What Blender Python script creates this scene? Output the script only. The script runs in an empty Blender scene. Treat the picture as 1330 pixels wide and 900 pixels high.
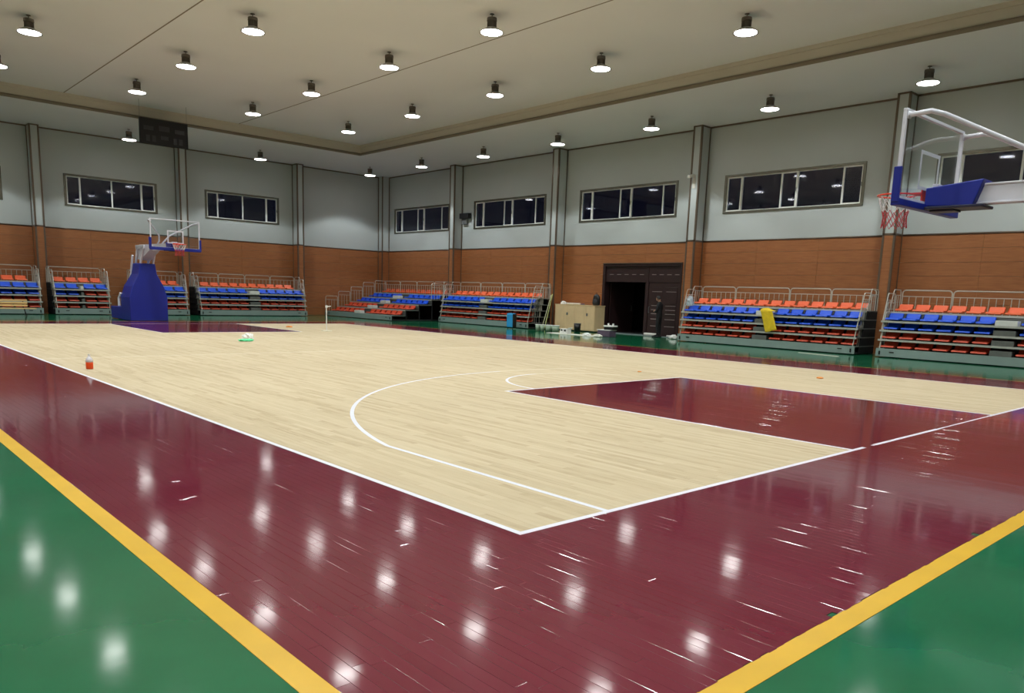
import bpy, bmesh, math, random
from mathutils import Vector, Matrix
random.seed(7)
PI = math.pi
S = bpy.context.scene
C = S.collection

# ------------------------------------------------------------------ camera
cam_d = bpy.data.cameras.new('camera'); cam = bpy.data.objects.new('camera', cam_d); C.objects.link(cam)
S.camera = cam
HEAD, PITCH, ROLL, FPX = .746, -.1683, .0338, 998.94
f_ = Vector((math.sin(HEAD)*math.cos(PITCH), math.cos(HEAD)*math.cos(PITCH), math.sin(PITCH)))
r_ = Vector((math.cos(HEAD), -math.sin(HEAD), 0)); u_ = r_.cross(f_)
r2 = math.cos(ROLL)*r_ + math.sin(ROLL)*u_; u2 = -math.sin(ROLL)*r_ + math.cos(ROLL)*u_
m = Matrix((r2, u2, -f_)).transposed().to_4x4(); m.translation = Vector((-3.3893, -3.5513, 1.5684))
cam.matrix_world = m
cam_d.sensor_fit = 'HORIZONTAL'; cam_d.sensor_width = 36
cam_d.lens = 36*FPX/1330; cam_d.shift_y = 102.6/1330
cam_d.clip_start = .05; cam_d.clip_end = 200

# ------------------------------------------------------------------ world (night outside), exposure
w = bpy.data.worlds.new('night'); S.world = w; w.use_nodes = True
w.node_tree.nodes['Background'].inputs[0].default_value = (.004, .004, .008, 1)
w.node_tree.nodes['Background'].inputs[1].default_value = 1
S.view_settings.view_transform = 'Standard'; S.view_settings.look = 'None'
S.view_settings.exposure = .14; S.view_settings.gamma = 1
S.view_settings.use_curve_mapping = False
SPOT_W, SPOT_CONE, SPOT_BLEND, SPOT_COL = 600, 116, .18, (.93, 1, 1)
DISC_E = 17.0

# ------------------------------------------------------------------ materials
def lin(c):
    return tuple(((v/255)/12.92 if v/255 <= .04045 else ((v/255+.055)/1.055)**2.4) for v in c)
MATS = {}
def mat(name, col, rough=.5, metal=0, noise=.0, scale=8, bump=0, bscale=40, spec=.5, emit=0, stretch=None):
    if name in MATS: return MATS[name]
    M = bpy.data.materials.new(name); M.use_nodes = True; nt = M.node_tree; b = nt.nodes['Principled BSDF']
    c = lin(col)
    b.inputs['Roughness'].default_value = rough; b.inputs['Metallic'].default_value = metal
    b.inputs['Specular IOR Level'].default_value = spec
    b.inputs['Base Color'].default_value = (*c, 1)
    tc = nt.nodes.new('ShaderNodeTexCoord'); mp = nt.nodes.new('ShaderNodeMapping')
    if stretch: mp.inputs['Scale'].default_value = stretch
    nt.links.new(tc.outputs['Object'], mp.inputs[0])
    if noise:
        n = nt.nodes.new('ShaderNodeTexNoise'); n.inputs['Scale'].default_value = scale; n.inputs['Detail'].default_value = 4
        nt.links.new(mp.outputs[0], n.inputs[0])
        r = nt.nodes.new('ShaderNodeValToRGB'); r.color_ramp.elements[0].position = .3; r.color_ramp.elements[1].position = .7
        r.color_ramp.elements[0].color = (*[max(0, v*(1-noise)) for v in c], 1)
        r.color_ramp.elements[1].color = (*[min(1, v*(1+noise)) for v in c], 1)
        nt.links.new(n.outputs['Fac'], r.inputs[0]); nt.links.new(r.outputs[0], b.inputs['Base Color'])
    if bump:
        n2 = nt.nodes.new('ShaderNodeTexNoise'); n2.inputs['Scale'].default_value = bscale; n2.inputs['Detail'].default_value = 3
        nt.links.new(mp.outputs[0], n2.inputs[0])
        bp = nt.nodes.new('ShaderNodeBump'); bp.inputs['Strength'].default_value = bump; bp.inputs['Distance'].default_value = .01
        nt.links.new(n2.outputs['Fac'], bp.inputs['Height']); nt.links.new(bp.outputs[0], b.inputs['Normal'])
    if emit:
        b.inputs['Emission Color'].default_value = (*c, 1); b.inputs['Emission Strength'].default_value = emit
    MATS[name] = M
    return M

def glass(name, tint, fac_scale=1.0):
    M = bpy.data.materials.new(name); M.use_nodes = True; nt = M.node_tree
    nt.nodes.remove(nt.nodes['Principled BSDF'])
    out = nt.nodes['Material Output']
    t = nt.nodes.new('ShaderNodeBsdfTransparent'); t.inputs[0].default_value = (*tint, 1)
    g = nt.nodes.new('ShaderNodeBsdfGlossy'); g.inputs['Roughness'].default_value = .03
    lw = nt.nodes.new('ShaderNodeLayerWeight'); lw.inputs[0].default_value = .5
    pw = nt.nodes.new('ShaderNodeMath'); pw.operation = 'POWER'; pw.inputs[1].default_value = 5; nt.links.new(lw.outputs['Facing'], pw.inputs[0])
    fr = nt.nodes.new('ShaderNodeMath'); fr.operation = 'MULTIPLY_ADD'; fr.inputs[1].default_value = .95; fr.inputs[2].default_value = .045; nt.links.new(pw.outputs[0], fr.inputs[0])
    nz = nt.nodes.new('ShaderNodeTexNoise'); nz.inputs['Scale'].default_value = 1.3
    bp = nt.nodes.new('ShaderNodeBump'); bp.inputs['Strength'].default_value = .04; bp.inputs['Distance'].default_value = .02
    nt.links.new(nz.outputs['Fac'], bp.inputs['Height']); nt.links.new(bp.outputs[0], g.inputs['Normal'])
    mx = nt.nodes.new('ShaderNodeMixShader')
    nt.links.new(fr.outputs[0], mx.inputs[0]); nt.links.new(t.outputs[0], mx.inputs[1]); nt.links.new(g.outputs[0], mx.inputs[2])
    nt.links.new(mx.outputs[0], out.inputs[0])
    MATS[name] = M
    return M

def floor_mat():
    """painted / clear wood strips: colour follows the painted court zones"""
    M = bpy.data.materials.new('sports_floor'); M.use_nodes = True; nt = M.node_tree; b = nt.nodes['Principled BSDF']
    N = lambda t: nt.nodes.new(t); L = nt.links.new
    g = N('ShaderNodeNewGeometry'); sx = N('ShaderNodeSeparateXYZ'); L(g.outputs['Position'], sx.inputs[0])
    def rng(sock, a, bb):
        m1 = N('ShaderNodeMath'); m1.operation = 'GREATER_THAN'; L(sock, m1.inputs[0]); m1.inputs[1].default_value = a
        m2 = N('ShaderNodeMath'); m2.operation = 'LESS_THAN'; L(sock, m2.inputs[0]); m2.inputs[1].default_value = bb
        mm = N('ShaderNodeMath'); mm.operation = 'MULTIPLY'; L(m1.outputs[0], mm.inputs[0]); L(m2.outputs[0], mm.inputs[1]); return mm.outputs[0]
    def mul(a, bb):
        mm = N('ShaderNodeMath'); mm.operation = 'MULTIPLY'; L(a, mm.inputs[0]); L(bb, mm.inputs[1]); return mm.outputs[0]
    def mx(a, bb, op):
        mm = N('ShaderNodeMath'); mm.operation = op; L(a, mm.inputs[0]); L(bb, mm.inputs[1]); return mm.outputs[0]
    court = mul(rng(sx.outputs[0], .02, 14.98), rng(sx.outputs[1], .02, 27.98))
    kx = rng(sx.outputs[0], 5.07, 9.93)
    ky = mx(rng(sx.outputs[1], -.1, 5.78), rng(sx.outputs[1], 22.22, 28.1), 'MAXIMUM')
    key = mul(kx, ky)
    clear = mx(court, key, 'SUBTRACT')
    at = N('ShaderNodeAttribute'); at.attribute_name = 'tone'
    mp = N('ShaderNodeMapping'); mp.inputs['Scale'].default_value = (13, 2.2, 1); L(g.outputs['Position'], mp.inputs[0])
    nz = N('ShaderNodeTexNoise'); nz.inputs['Scale'].default_value = 1.6; nz.inputs['Detail'].default_value = 5; L(mp.outputs[0], nz.inputs[0])
    ad = N('ShaderNodeMath'); ad.operation = 'MULTIPLY_ADD'; L(nz.outputs['Fac'], ad.inputs[0]); ad.inputs[1].default_value = .55; 
    sc = N('ShaderNodeMath'); sc.operation = 'MULTIPLY'; L(at.outputs['Fac'], sc.inputs[0]); sc.inputs[1].default_value = .5; L(sc.outputs[0], ad.inputs[2])
    r1 = N('ShaderNodeValToRGB'); e = r1.color_ramp.elements
    e[0].position = .12; e[0].color = (*lin((158, 137, 105)), 1); e[1].position = .85; e[1].color = (*lin((192, 175, 145)), 1)
    e2 = r1.color_ramp.elements.new(.38); e2.color = (*lin((180, 162, 131)), 1)
    L(ad.outputs[0], r1.inputs[0])
    r2_ = N('ShaderNodeValToRGB'); e = r2_.color_ramp.elements
    e[0].position = .1; e[0].color = (*lin((98, 26, 44)), 1); e[1].position = .9; e[1].color = (*lin((105, 30, 49)), 1)
    L(ad.outputs[0], r2_.inputs[0])
    mc = N('ShaderNodeMix'); mc.data_type = 'RGBA'; L(clear, mc.inputs[0]); L(r2_.outputs[0], mc.inputs[6]); L(r1.outputs[0], mc.inputs[7])
    L(mc.outputs[2], b.inputs['Base Color'])
    ro = N('ShaderNodeMapRange'); ro.inputs[3].default_value = .06; ro.inputs[4].default_value = .5; L(clear, ro.inputs[0])
    # worn paint sheen varies slowly
    n3 = N('ShaderNodeTexNoise'); n3.inputs['Scale'].default_value = .7; L(g.outputs['Position'], n3.inputs[0])
    ra = N('ShaderNodeMath'); ra.operation = 'MULTIPLY_ADD'; L(n3.outputs['Fac'], ra.inputs[0]); ra.inputs[1].default_value = .06; L(ro.outputs[0], ra.inputs[2])
    L(ra.outputs[0], b.inputs['Roughness'])
    sp = N('ShaderNodeMapRange'); sp.inputs[3].default_value = .55; sp.inputs[4].default_value = .22; L(clear, sp.inputs[0]); L(sp.outputs[0], b.inputs['Specular IOR Level'])
    nb = N('ShaderNodeTexNoise'); nb.inputs['Scale'].default_value = 5; nb.inputs['Detail'].default_value = 3; L(g.outputs['Position'], nb.inputs[0])
    bp = N('ShaderNodeBump'); bp.inputs['Strength'].default_value = .06; bp.inputs['Distance'].default_value = .004
    L(nb.outputs['Fac'], bp.inputs['Height']); L(bp.outputs[0], b.inputs['Normal'])
    return M

M_FLOOR = floor_mat()
M_GREEN = mat('green_floor_paint', (22, 94, 62), .1, noise=.13, scale=1.5, bump=.07, bscale=3)
M_YEL = mat('yellow_line_paint', (206, 160, 30), .35, noise=.06, scale=3)
M_WHITE_LINE = mat('white_line_paint', (216, 216, 226), .35, noise=.03)
M_FAINT = mat('pale_line_paint', (212, 202, 180), .5, noise=.03)
M_WALL = mat('upper_wall_panel', (184, 190, 190), .42, noise=.02, scale=.6)
def wood_wall_mat():
    M = bpy.data.materials.new('wood_wall_panel'); M.use_nodes = True; nt = M.node_tree; b = nt.nodes['Principled BSDF']
    N = lambda t: nt.nodes.new(t); L = nt.links.new
    g = N('ShaderNodeNewGeometry')
    sx = N('ShaderNodeSeparateXYZ'); L(g.outputs['Position'], sx.inputs[0])
    ad = N('ShaderNodeMath'); ad.operation = 'ADD'; L(sx.outputs[0], ad.inputs[0]); L(sx.outputs[1], ad.inputs[1])
    cb = N('ShaderNodeCombineXYZ'); L(ad.outputs[0], cb.inputs[0]); L(sx.outputs[2], cb.inputs[2])
    mp = N('ShaderNodeMapping'); mp.inputs['Scale'].default_value = (.9, 1, 9); L(cb.outputs[0], mp.inputs[0])
    n = N('ShaderNodeTexNoise'); n.inputs['Scale'].default_value = 2.2; n.inputs['Detail'].default_value = 6; L(mp.outputs[0], n.inputs[0])
    r = N('ShaderNodeValToRGB'); e = r.color_ramp.elements
    e[0].position = .28; e[0].color = (*lin((144, 88, 52)), 1); e[1].position = .62; e[1].color = (*lin((164, 105, 64)), 1)
    L(n.outputs['Fac'], r.inputs[0]); L(r.outputs[0], b.inputs['Base Color'])
    b.inputs['Roughness'].default_value = .42
    return M
M_WOODW = wood_wall_mat()
M_CEIL = mat('ceiling_panel', (230, 232, 234), .42, noise=.02, scale=.3)
M_SEAM = mat('ceiling_seam', (124, 114, 98), .6)
M_TRIM = mat('bronze_trim', (112, 98, 86), .3, metal=.5, noise=.05)
M_TRIMW = mat('dark_wood_trim', (62, 30, 22), .35, noise=.08)
M_WFRAME = mat('grey_window_surround', (120, 118, 108), .25, metal=.7, noise=.05)
M_SASH = mat('white_sash', (228, 230, 228), .4, noise=.02)
M_PANE = glass('window_glass', (.75, .78, .9))
M_BBGLASS = glass('backboard_glass', (.97, .985, .98))
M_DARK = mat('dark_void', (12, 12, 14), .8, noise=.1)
M_DOOR = mat('dark_brown_door', (50, 32, 33), .4, noise=.1, scale=5)
M_DOORL = mat('door_moulding', (150, 136, 134), .3, noise=.05)
M_ALU = mat('aluminium_edge', (184, 185, 178), .4, metal=.1, noise=.05)
M_DECK = mat('grey_deck', (98, 100, 96), .6, noise=.06)
M_KICK = mat('grey_green_steel', (138, 156, 152), .4, noise=.05, scale=2)
M_RAIL = mat('galvanised_tube', (196, 192, 182), .35, metal=.3, noise=.05)
M_STRUT = mat('dark_frame_steel', (40, 40, 42), .6, noise=.1)
M_ORANGE = mat('orange_seat_plastic', (232, 100, 54), .4, noise=.04)
M_ORANGE_SHADED = mat('shaded_orange_seat_plastic', (206, 76, 48), .4, noise=.04)  # same orange plastic in the lower rows, their shadow put into the colour
M_BLUE = mat('blue_seat_plastic', (16, 82, 214), .35, noise=.04)
M_STEP = mat('pale_step_board', (214, 216, 210), .5, noise=.04)
M_PAD = mat('blue_vinyl_padding', (18, 36, 140), .45, noise=.06, scale=3)
M_WSTEEL = mat('white_enamel_steel', (215, 215, 225), .3, noise=.02)
M_GSTEEL = mat('grey_steel', (120, 122, 124), .4, metal=.5, noise=.04)
M_RIM = mat('orange_red_rim', (225, 62, 36), .35, noise=.03)
M_NETR = mat('red_net_cord', (190, 50, 60), .7, noise=.05)
M_NETW = mat('white_net_cord', (225, 220, 220), .7, noise=.05)
M_LAMPB = mat('lamp_dark_body', (104, 98, 90), .45, metal=.3, noise=.1)
M_SHADE = mat('lamp_shade_metal', (190, 190, 190), .3, metal=.3, noise=.03)
M_BLACK = mat('black_plastic', (18, 18, 20), .4, noise=.1)
M_SCREEN = mat('scoreboard_black', (10, 11, 14), .7, noise=.1)
M_DIGIT = mat('unlit_digits', (34, 35, 40), .4, noise=.1)
M_BEIGE = mat('beige_cabinet', (226, 196, 152), .5, noise=.06, scale=3)
M_PINE = mat('pale_pine', (222, 190, 132), .45, noise=.08, scale=4, stretch=(1, 8, 8))
M_CYAN = mat('bright_blue_shell', (60, 168, 232), .35, noise=.03)
M_WHITEP = mat('white_plastic', (224, 224, 220), .5, noise=.04)
M_TUB = mat('pale_green_tub', (150, 168, 146), .45, noise=.05)
M_CLOTHY = mat('yellow_cloth', (226, 192, 30), .8, noise=.1, scale=9)
M_PURPLE = mat('purple_carton', (84, 70, 90), .6, noise=.08)
M_CARD = mat('white_sheet', (214, 212, 200), .6, noise=.04)
M_GREENP = mat('green_plastic', (90, 214, 150), .4, noise=.08)
M_SKIN = mat('skin', (176, 132, 108), .6, noise=.04)
M_CLOTHB = mat('black_clothing', (20, 20, 24), .8, noise=.15)
M_HAIR = mat('black_hair', (14, 12, 12), .6, noise=.1)
M_ORLIQ = mat('orange_drink', (214, 70, 16), .3, noise=.05)
M_CLEARP = mat('clear_bottle', (205, 200, 206), .2, noise=.02)
M_DEB = mat('orange_scrap', (222, 142, 66), .7, noise=.1)
M_CLOCK = mat('camera_housing', (210, 208, 200), .4, noise=.03)
M_LAMP = mat('lamp_disc', (255, 255, 252), .5, emit=DISC_E)
M_SLIPPER = mat('white_padding_roll', (222, 220, 214), .7, noise=.04)

# ------------------------------------------------------------------ mesh helpers
class MB:
    """collects shapes for ONE mesh object"""
    def __init__(s): s.v = []; s.f = []
    def box(s, x0, y0, z0, x1, y1, z1):
        n = len(s.v)
        s.v += [(x, y, z) for z in (z0, z1) for y in (y0, y1) for x in (x0, x1)]
        s.f += [(n, n+2, n+3, n+1), (n+4, n+5, n+7, n+6), (n, n+1, n+5, n+4), (n+2, n+6, n+7, n+3), (n, n+4, n+6, n+2), (n+1, n+3, n+7, n+5)]
        return s
    def poly(s, pts, d):
        """prism: polygon pts (3d) extruded by vector d"""
        n = len(s.v); k = len(pts)
        s.v += [tuple(p) for p in pts] + [tuple(Vector(p)+Vector(d)) for p in pts]
        s.f += [tuple(range(n+k-1, n-1, -1)), tuple(range(n+k, n+2*k))]
        for i in range(k): j = (i+1) % k; s.f.append((n+i, n+j, n+k+j, n+k+i))
        return s
    def tube(s, pts, r, seg=6, closed=False, radii=None):
        pts = [Vector(p) for p in pts]; n0 = len(s.v); k = len(pts)
        prev = None
        for i, p in enumerate(pts):
            if closed: d = pts[(i+1) % k] - pts[i-1]
            else: d = pts[min(i+1, k-1)] - pts[max(i-1, 0)]
            d.normalize()
            if prev is None:
                a = Vector((0, 0, 1)) if abs(d.z) < .9 else Vector((1, 0, 0))
                a = a - d*a.dot(d)
            else:
                a = prev - d*prev.dot(d)
            a.normalize(); prev = a; b = d.cross(a)
            rr = radii[i] if radii else r
            for q in range(seg):
                t = 2*PI*q/seg; s.v.append(tuple(p + (a*math.cos(t)+b*math.sin(t))*rr))
        rings = k if closed else k-1
        for i in range(rings):
            for q in range(seg):
                a0 = n0+i*seg+q; a1 = n0+i*seg+(q+1) % seg; b0 = n0+((i+1) % k)*seg+q; b1 = n0+((i+1) % k)*seg+(q+1) % seg
                s.f.append((a0, a1, b1, b0))
        if not closed:
            s.f.append(tuple(n0+q for q in range(seg-1, -1, -1))); s.f.append(tuple(n0+(k-1)*seg+q for q in range(seg)))
        return s
    def lathe(s, prof, cx=0, cy=0, seg=20):
        n0 = len(s.v); k = len(prof)
        for (r, z) in prof:
            for q in range(seg):
                t = 2*PI*q/seg; s.v.append((cx+r*math.cos(t), cy+r*math.sin(t), z))
        for i in range(k-1):
            for q in range(seg):
                a0 = n0+i*seg+q; a1 = n0+i*seg+(q+1) % seg; s.f.append((a0, a1, a1+seg, a0+seg))
        s.f.append(tuple(n0+q for q in range(seg-1, -1, -1))); s.f.append(tuple(n0+(k-1)*seg+q for q in range(seg)))
        return s
    def xf(s, fn, start=0):
        s.v[start:] = [tuple(fn(Vector(v))) for v in s.v[start:]]; return s
    def mesh(s, name, m):
        me = bpy.data.meshes.new(name); me.from_pydata(s.v, [], s.f); me.update()
        me.materials.append(m)
        bm = bmesh.new(); bm.from_mesh(me); bmesh.ops.recalc_face_normals(bm, faces=bm.faces); bm.to_mesh(me); bm.free()
        return me
def link(name, me, parent=None, loc=None):
    o = bpy.data.objects.new(name, me); C.objects.link(o)
    if parent: o.parent = parent
    if loc: o.location = loc
    return o
def obj(name, mb, m, parent=None, loc=None, smooth=False, bevel=0):
    me = mb.mesh(name, m)
    if smooth:
        for p in me.polygons: p.use_smooth = True
    o = link(name, me, parent, loc)
    if bevel:
        b = o.modifiers.new('b', 'BEVEL'); b.width = bevel; b.segments = 2; b.limit_method = 'ANGLE'
    return o
def tag(o, label, cat, group=None):
    o['label'] = label; o['category'] = cat
    if group: o['group'] = group
    return o
def thing(name, label, cat, loc=(0, 0, 0), rz=0, group=None):
    o = bpy.data.objects.new(name, None); C.objects.link(o); o.location = loc; o.rotation_euler = (0, 0, rz); o.empty_display_size = .2
    return tag(o, label, cat, group)
def struct(o): o['kind'] = 'structure'; return o
def stuff(o): o['kind'] = 'stuff'; return o
def arc_pts(c, r, a0, a1, n, z=0): return [(c[0]+r*math.cos(a0+(a1-a0)*i/n), c[1]+r*math.sin(a0+(a1-a0)*i/n), z) for i in range(n+1)]

# ------------------------------------------------------------------ room shell
XR, XL, YE, YN = 24.0, -9.0, 38.4, -10.6      # right, left, end (far), near walls
ZS, ZM, ZW = 8.4, 8.9, 3.94                   # soffit, raised ceiling, top of wood cladding
SX0, SX1, SY0, SY1 = -3.9, 18.7, -4.8, 32.6   # raised ceiling outline

# floor slab (green) + wood strips
fl = struct(obj('floor', MB().box(XL-.3, YN-.3, -.3, XR+3.3, YE+.3, -.004), M_GREEN))
PW = .07
X0, X1, Y0, Y1 = -1.95, 17.0, -1.95, 29.95
strips = []
x = X0
rr = random.Random(3)
while x < X1-.01:
    y = Y0 - rr.random()*1.1
    while y < Y1:
        l = rr.choice((.6, .9, .9, 1.2, 1.2))
        a, b = max(y, Y0+rr.uniform(-.006, .006)), min(y+l, Y1)
        if b-a > .05: strips.append((x, a, b))
        y += l
    x += PW
camp = Vector((-3.3893, -3.5513, 1.5684))
def seen(px, py):
    d = Vector((px, py, 0)) - camp; z = d.dot(f_)
    if z < .3: return None
    u = 665+FPX*d.dot(r2)/z; v = 552.6-FPX*d.dot(u2)/z
    return z if (-20 < u < 1350 and v < 930) else None
order = []
for i, (x, a, b) in enumerate(strips):
    zs = [seen(x, a+(b-a)*t) for t in (0, .25, .5, .75, 1)]
    zs = [z for z in zs if z]
    if zs: order.append((min(zs)*1., i))
order.sort(); near = set(i for _, i in order[:300])
def strip_geo(x, a, b):
    t1, t2 = rr.uniform(-.00012, .00012), rr.uniform(-.00012, .00012); h = rr.uniform(-.0001, .0001)
    x0, x1 = x+.0001, x+PW-.0001; a += .0002; b -= .0002; c = .0014; d = rr.uniform(.0002, .0006)
    zz = lambda sx, sy: h + sx*t1 + sy*t2*2
    vs = [(x0, a, -.004), (x1, a, -.004), (x1, b, -.004), (x0, b, -.004),
          (x0, a, zz(-1, -1)-d), (x1, a, zz(1, -1)-d), (x1, b, zz(1, 1)-d), (x0, b, zz(-1, 1)-d),
          (x0+c, a+c, zz(-1, -1)), (x1-c, a+c, zz(1, -1)), (x1-c, b-c, zz(1, 1)), (x0+c, b-c, zz(-1, 1))]
    fs = [(8, 9, 10, 11), (4, 5, 9, 8), (5, 6, 10, 9), (6, 7, 11, 10), (7, 4, 8, 11), (0, 1, 5, 4), (1, 2, 6, 5), (2, 3, 7, 6), (3, 0, 4, 7)]
    return vs, fs
rv, rf, rt = [], [], []
def add_tone(me, vals):
    at = me.attributes.new('tone', 'FLOAT', 'POINT'); at.data.foreach_set('value', vals)
for i, (x, a, b) in enumerate(strips):
    vs, fs = strip_geo(x, a, b); tone = rr.random()
    if i in near:
        me = bpy.data.meshes.new('plank'); me.from_pydata(vs, [], fs); me.materials.append(M_FLOOR); add_tone(me, [tone]*12)
        link('plank', me, fl)
    else:
        n = len(rv); rv += vs; rf += [tuple(q+n for q in t) for t in fs]; rt += [tone]*12
me = bpy.data.meshes.new('planking'); me.from_pydata(rv, [], rf); me.materials.append(M_FLOOR); add_tone(me, rt)
stuff(link('planking', me, fl))

# painted lines, 1.2 mm proud of the boards
ZL0, ZL1 = .0002, .0013
def line(name, m, *boxes):
    b = MB()
    for q in boxes: b.box(q[0], q[1], ZL0, q[2], q[3], ZL1)
    return obj(name, b, m, fl)
line('boundary_line', M_WHITE_LINE, (0, 0, .05, 28), (14.95, 0, 15, 28), (.05, 27.95, 14.95, 28))
line('baseline', M_WHITE_LINE, (.05, 0, 5.35, .05), (5.55, .004, 5.6, .04), (5.62, 0, 7.6, .05), (7.62, .012, 9.7, .04), (9.7, 0, 14.95, .05))
line('key_line', M_WHITE_LINE, (5.05, .05, 5.1, 5.8), (9.9, .05, 9.95, 5.8), (5.1, 5.75, 9.9, 5.8))
line('key_line', M_WHITE_LINE, (5.05, 22.2, 5.1, 27.95), (9.9, 22.2, 9.95, 27.95), (5.1, 22.2, 9.9, 22.25))
line('centre_line', M_FAINT, (.05, 13.98, 14.95, 14.02))
def arc_band(b, c, r0, r1, a0, a1, n):
    for i in range(n):
        t0, t1 = a0+(a1-a0)*i/n, a0+(a1-a0)*(i+1)/n
        P = [(c[0]+r*math.cos(t), c[1]+r*math.sin(t), ZL0) for r, t in ((r0, t0), (r1, t0), (r1, t1), (r0, t1))]
        b.poly(P, (0, 0, ZL1-ZL0))
b = MB(); b.box(.9, .05, ZL0, .95, 2.99, ZL1); a0 = PI-math.atan2(2.99-1.575, 6.6)
arc_band(b, (7.5, 1.575), 6.7, 6.75, a0, PI/2+.05, 60)
obj('three_point_line', b, M_WHITE_LINE, fl)
b = MB(); arc_band(b, (7.5, 1.575), 6.7, 6.75, PI/2+.05, PI/2-.3, 20)
obj('three_point_line', b, M_FAINT, fl)
b = MB(); arc_band(b, (7.5, 5.8), 1.75, 1.8, PI, PI/2+.0, 24); obj('free_throw_arc', b, M_WHITE_LINE, fl)
b = MB(); arc_band(b, (7.5, 5.8), 1.75, 1.8, PI/2+.0, .5, 24); obj('free_throw_arc', b, M_FAINT, fl)
# yellow border on the green floor, a little ragged where it meets the boards
b = MB(); YW = .125
def ragged(b, p0, p1, nrm):
    p0, p1, nrm = Vector(p0), Vector(p1), Vector(nrm); n = int((p1-p0).length/.25)
    for i in range(n):
        A, B = p0+(p1-p0)*i/n, p0+(p1-p0)*(i+1)/n; j0, j1 = random.uniform(-.004, .006), random.uniform(-.004, .006)
        b.poly([A+nrm*j0*0, B+nrm*j1*0, B-nrm*YW, A-nrm*YW], (0, 0, .0028))
ragged(b, (X0, Y0-YW, -.004), (X0, Y1+YW, -.004), (1, 0, 0))
ragged(b, (X0, Y0, -.004), (X1, Y0, -.004), (0, 1, 0))
ragged(b, (X1+YW*.6, Y0-YW, -.004), (X1+YW*.6, Y1+YW, -.004), (.6, 0, 0))
ragged(b, (X0, Y1+YW, -.004), (X1, Y1+YW, -.004), (0, 1, 0))
obj('border_line', b, M_YEL, fl)

# ---- walls with openings. axis 'x': wall in plane x=c running along y ; axis 'y': plane y=c running along x
def wall(name, axis, c, out, a0, a1, holes):
    """slab .3 thick from c outward (out=+1/-1), holes = (a0,a1,z0,z1)"""
    cu = sorted({a0, a1, *[h[0] for h in holes], *[h[1] for h in holes]}); cz = sorted({0, ZM+.2, *[h[2] for h in holes], *[h[3] for h in holes]})
    b = MB(); t0, t1 = sorted((c, c+out*.3))
    for i in range(len(cu)-1):
        for j in range(len(cz)-1):
            um, zm = (cu[i]+cu[i+1])/2, (cz[j]+cz[j+1])/2
            if any(h[0] < um < h[1] and h[2] < zm < h[3] for h in holes): continue
            if axis == 'x': b.box(t0, cu[i], cz[j]-(.004 if j == 0 else 0), t1, cu[i+1], cz[j+1])
            else: b.box(cu[i], t0, cz[j]-(.004 if j == 0 else 0), cu[i+1], t1, cz[j+1])
    return struct(obj(name, b, M_WALL))
WZ0, WZ1 = 5.03, 6.46
RW = [(31.85, 37.3), (24.17, 29.66), (16.4, 21.9), (8.64, 14.15), (.85, 6.35)]
EW = [(-.45, 3.74), (6.25, 10.4), (12.84, 16.95)]
DY0, DY1, DZ = 15.95, 20.1, 3.02
wr = wall('wall_right', 'x', XR, 1, YN-.3, YE+.3, [(a, b, WZ0, WZ1) for a, b in RW] + [(DY0, DY1, 0, DZ)])
we = wall('wall_end', 'y', YE, 1, XL-.3, XR, [(a, b, WZ0, WZ1) for a, b in EW])
wl = wall('wall_left', 'x', XL, -1, YN-.3, YE+.3, [])
wn = wall('wall_near', 'y', YN, -1, XL, XR, [])

# wood cladding boards: rows .46 m high, butt joints left open a little; proud of the wall
def boxax(b, axis, c, out, u0, u1, z0, z1, d0, d1):
    """box against a wall: u range along it, depth d0..d1 measured into the room"""
    p, q = sorted((c-out*d0, c-out*d1))
    if axis == 'x': b.box(p, u0, z0, q, u1, z1)
    else: b.box(u0, p, z0, u1, q, z1)
    return b
RP = [-8.4, -.6, 7.19, 14.99, 22.81, 30.67]; RPW = .38
EP = [-7.9, -1.42, 4.85, 11.34, 17.80]; EPW = .36
PD = .6
def cladding(w, axis, c, out, spans, holes=()):
    for (s0, s1) in spans:
        z = 0
        while z < ZW-.1:
            z1 = min(z+.438, ZW-.002); n = max(1, round((s1-s0)/2.45)); 
            for i in range(n):
                u0, u1 = s0+(s1-s0)*i/n, s0+(s1-s0)*(i+1)/n
                segs = [(u0, u1)]
                for h in holes:
                    if z < h[3]-.01 and z1 > h[3] : pass
                    ns = []
                    for a, bb in segs:
                        if z >= h[3]-.02 or bb <= h[0] or a >= h[1]: ns.append((a, bb)); continue
                        if a < h[0]-.05: ns.append((a, h[0]))
                        if bb > h[1]+.05: ns.append((h[1], bb))
                    segs = ns
                for a, bb in segs:
                    if bb-a > .04: obj('panel', boxax(MB(), axis, c, out, a+.003, bb-.003, z+.004, z1-.003, 0, .03+random.uniform(-.001, .001)), M_WOODW, w)
            z += .438
def spans(lo, hi, ps, pw):
    r = []; a = lo
    for p_ in ps:
        if p_-a > .05: r.append((a, p_))
        a = p_+pw
    if hi-a > .05: r.append((a, hi))
    return r
cladding(wr, 'x', XR, 1, spans(-1., 37.9, RP[1:], RPW), [(DY0-.02, DY1+.02, 0, 3.07)])
cladding(we, 'y', YE, 1, spans(-9, 23.5, EP, EPW))
# near / left walls: seen only in reflections and from beside; plain cladding slabs
for w_, ax, c_, o_, u0, u1 in ((wl, 'x', XL, -1, YN, YE), (wn, 'y', YN, -1, XL, XR), (wr, 'x', XR, 1, YN, -1.)):
    stuff(obj('panelling', boxax(MB(), ax, c_, o_, u0, u1, 0, ZW, 0, .03), M_WOODW, w_))
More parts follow.
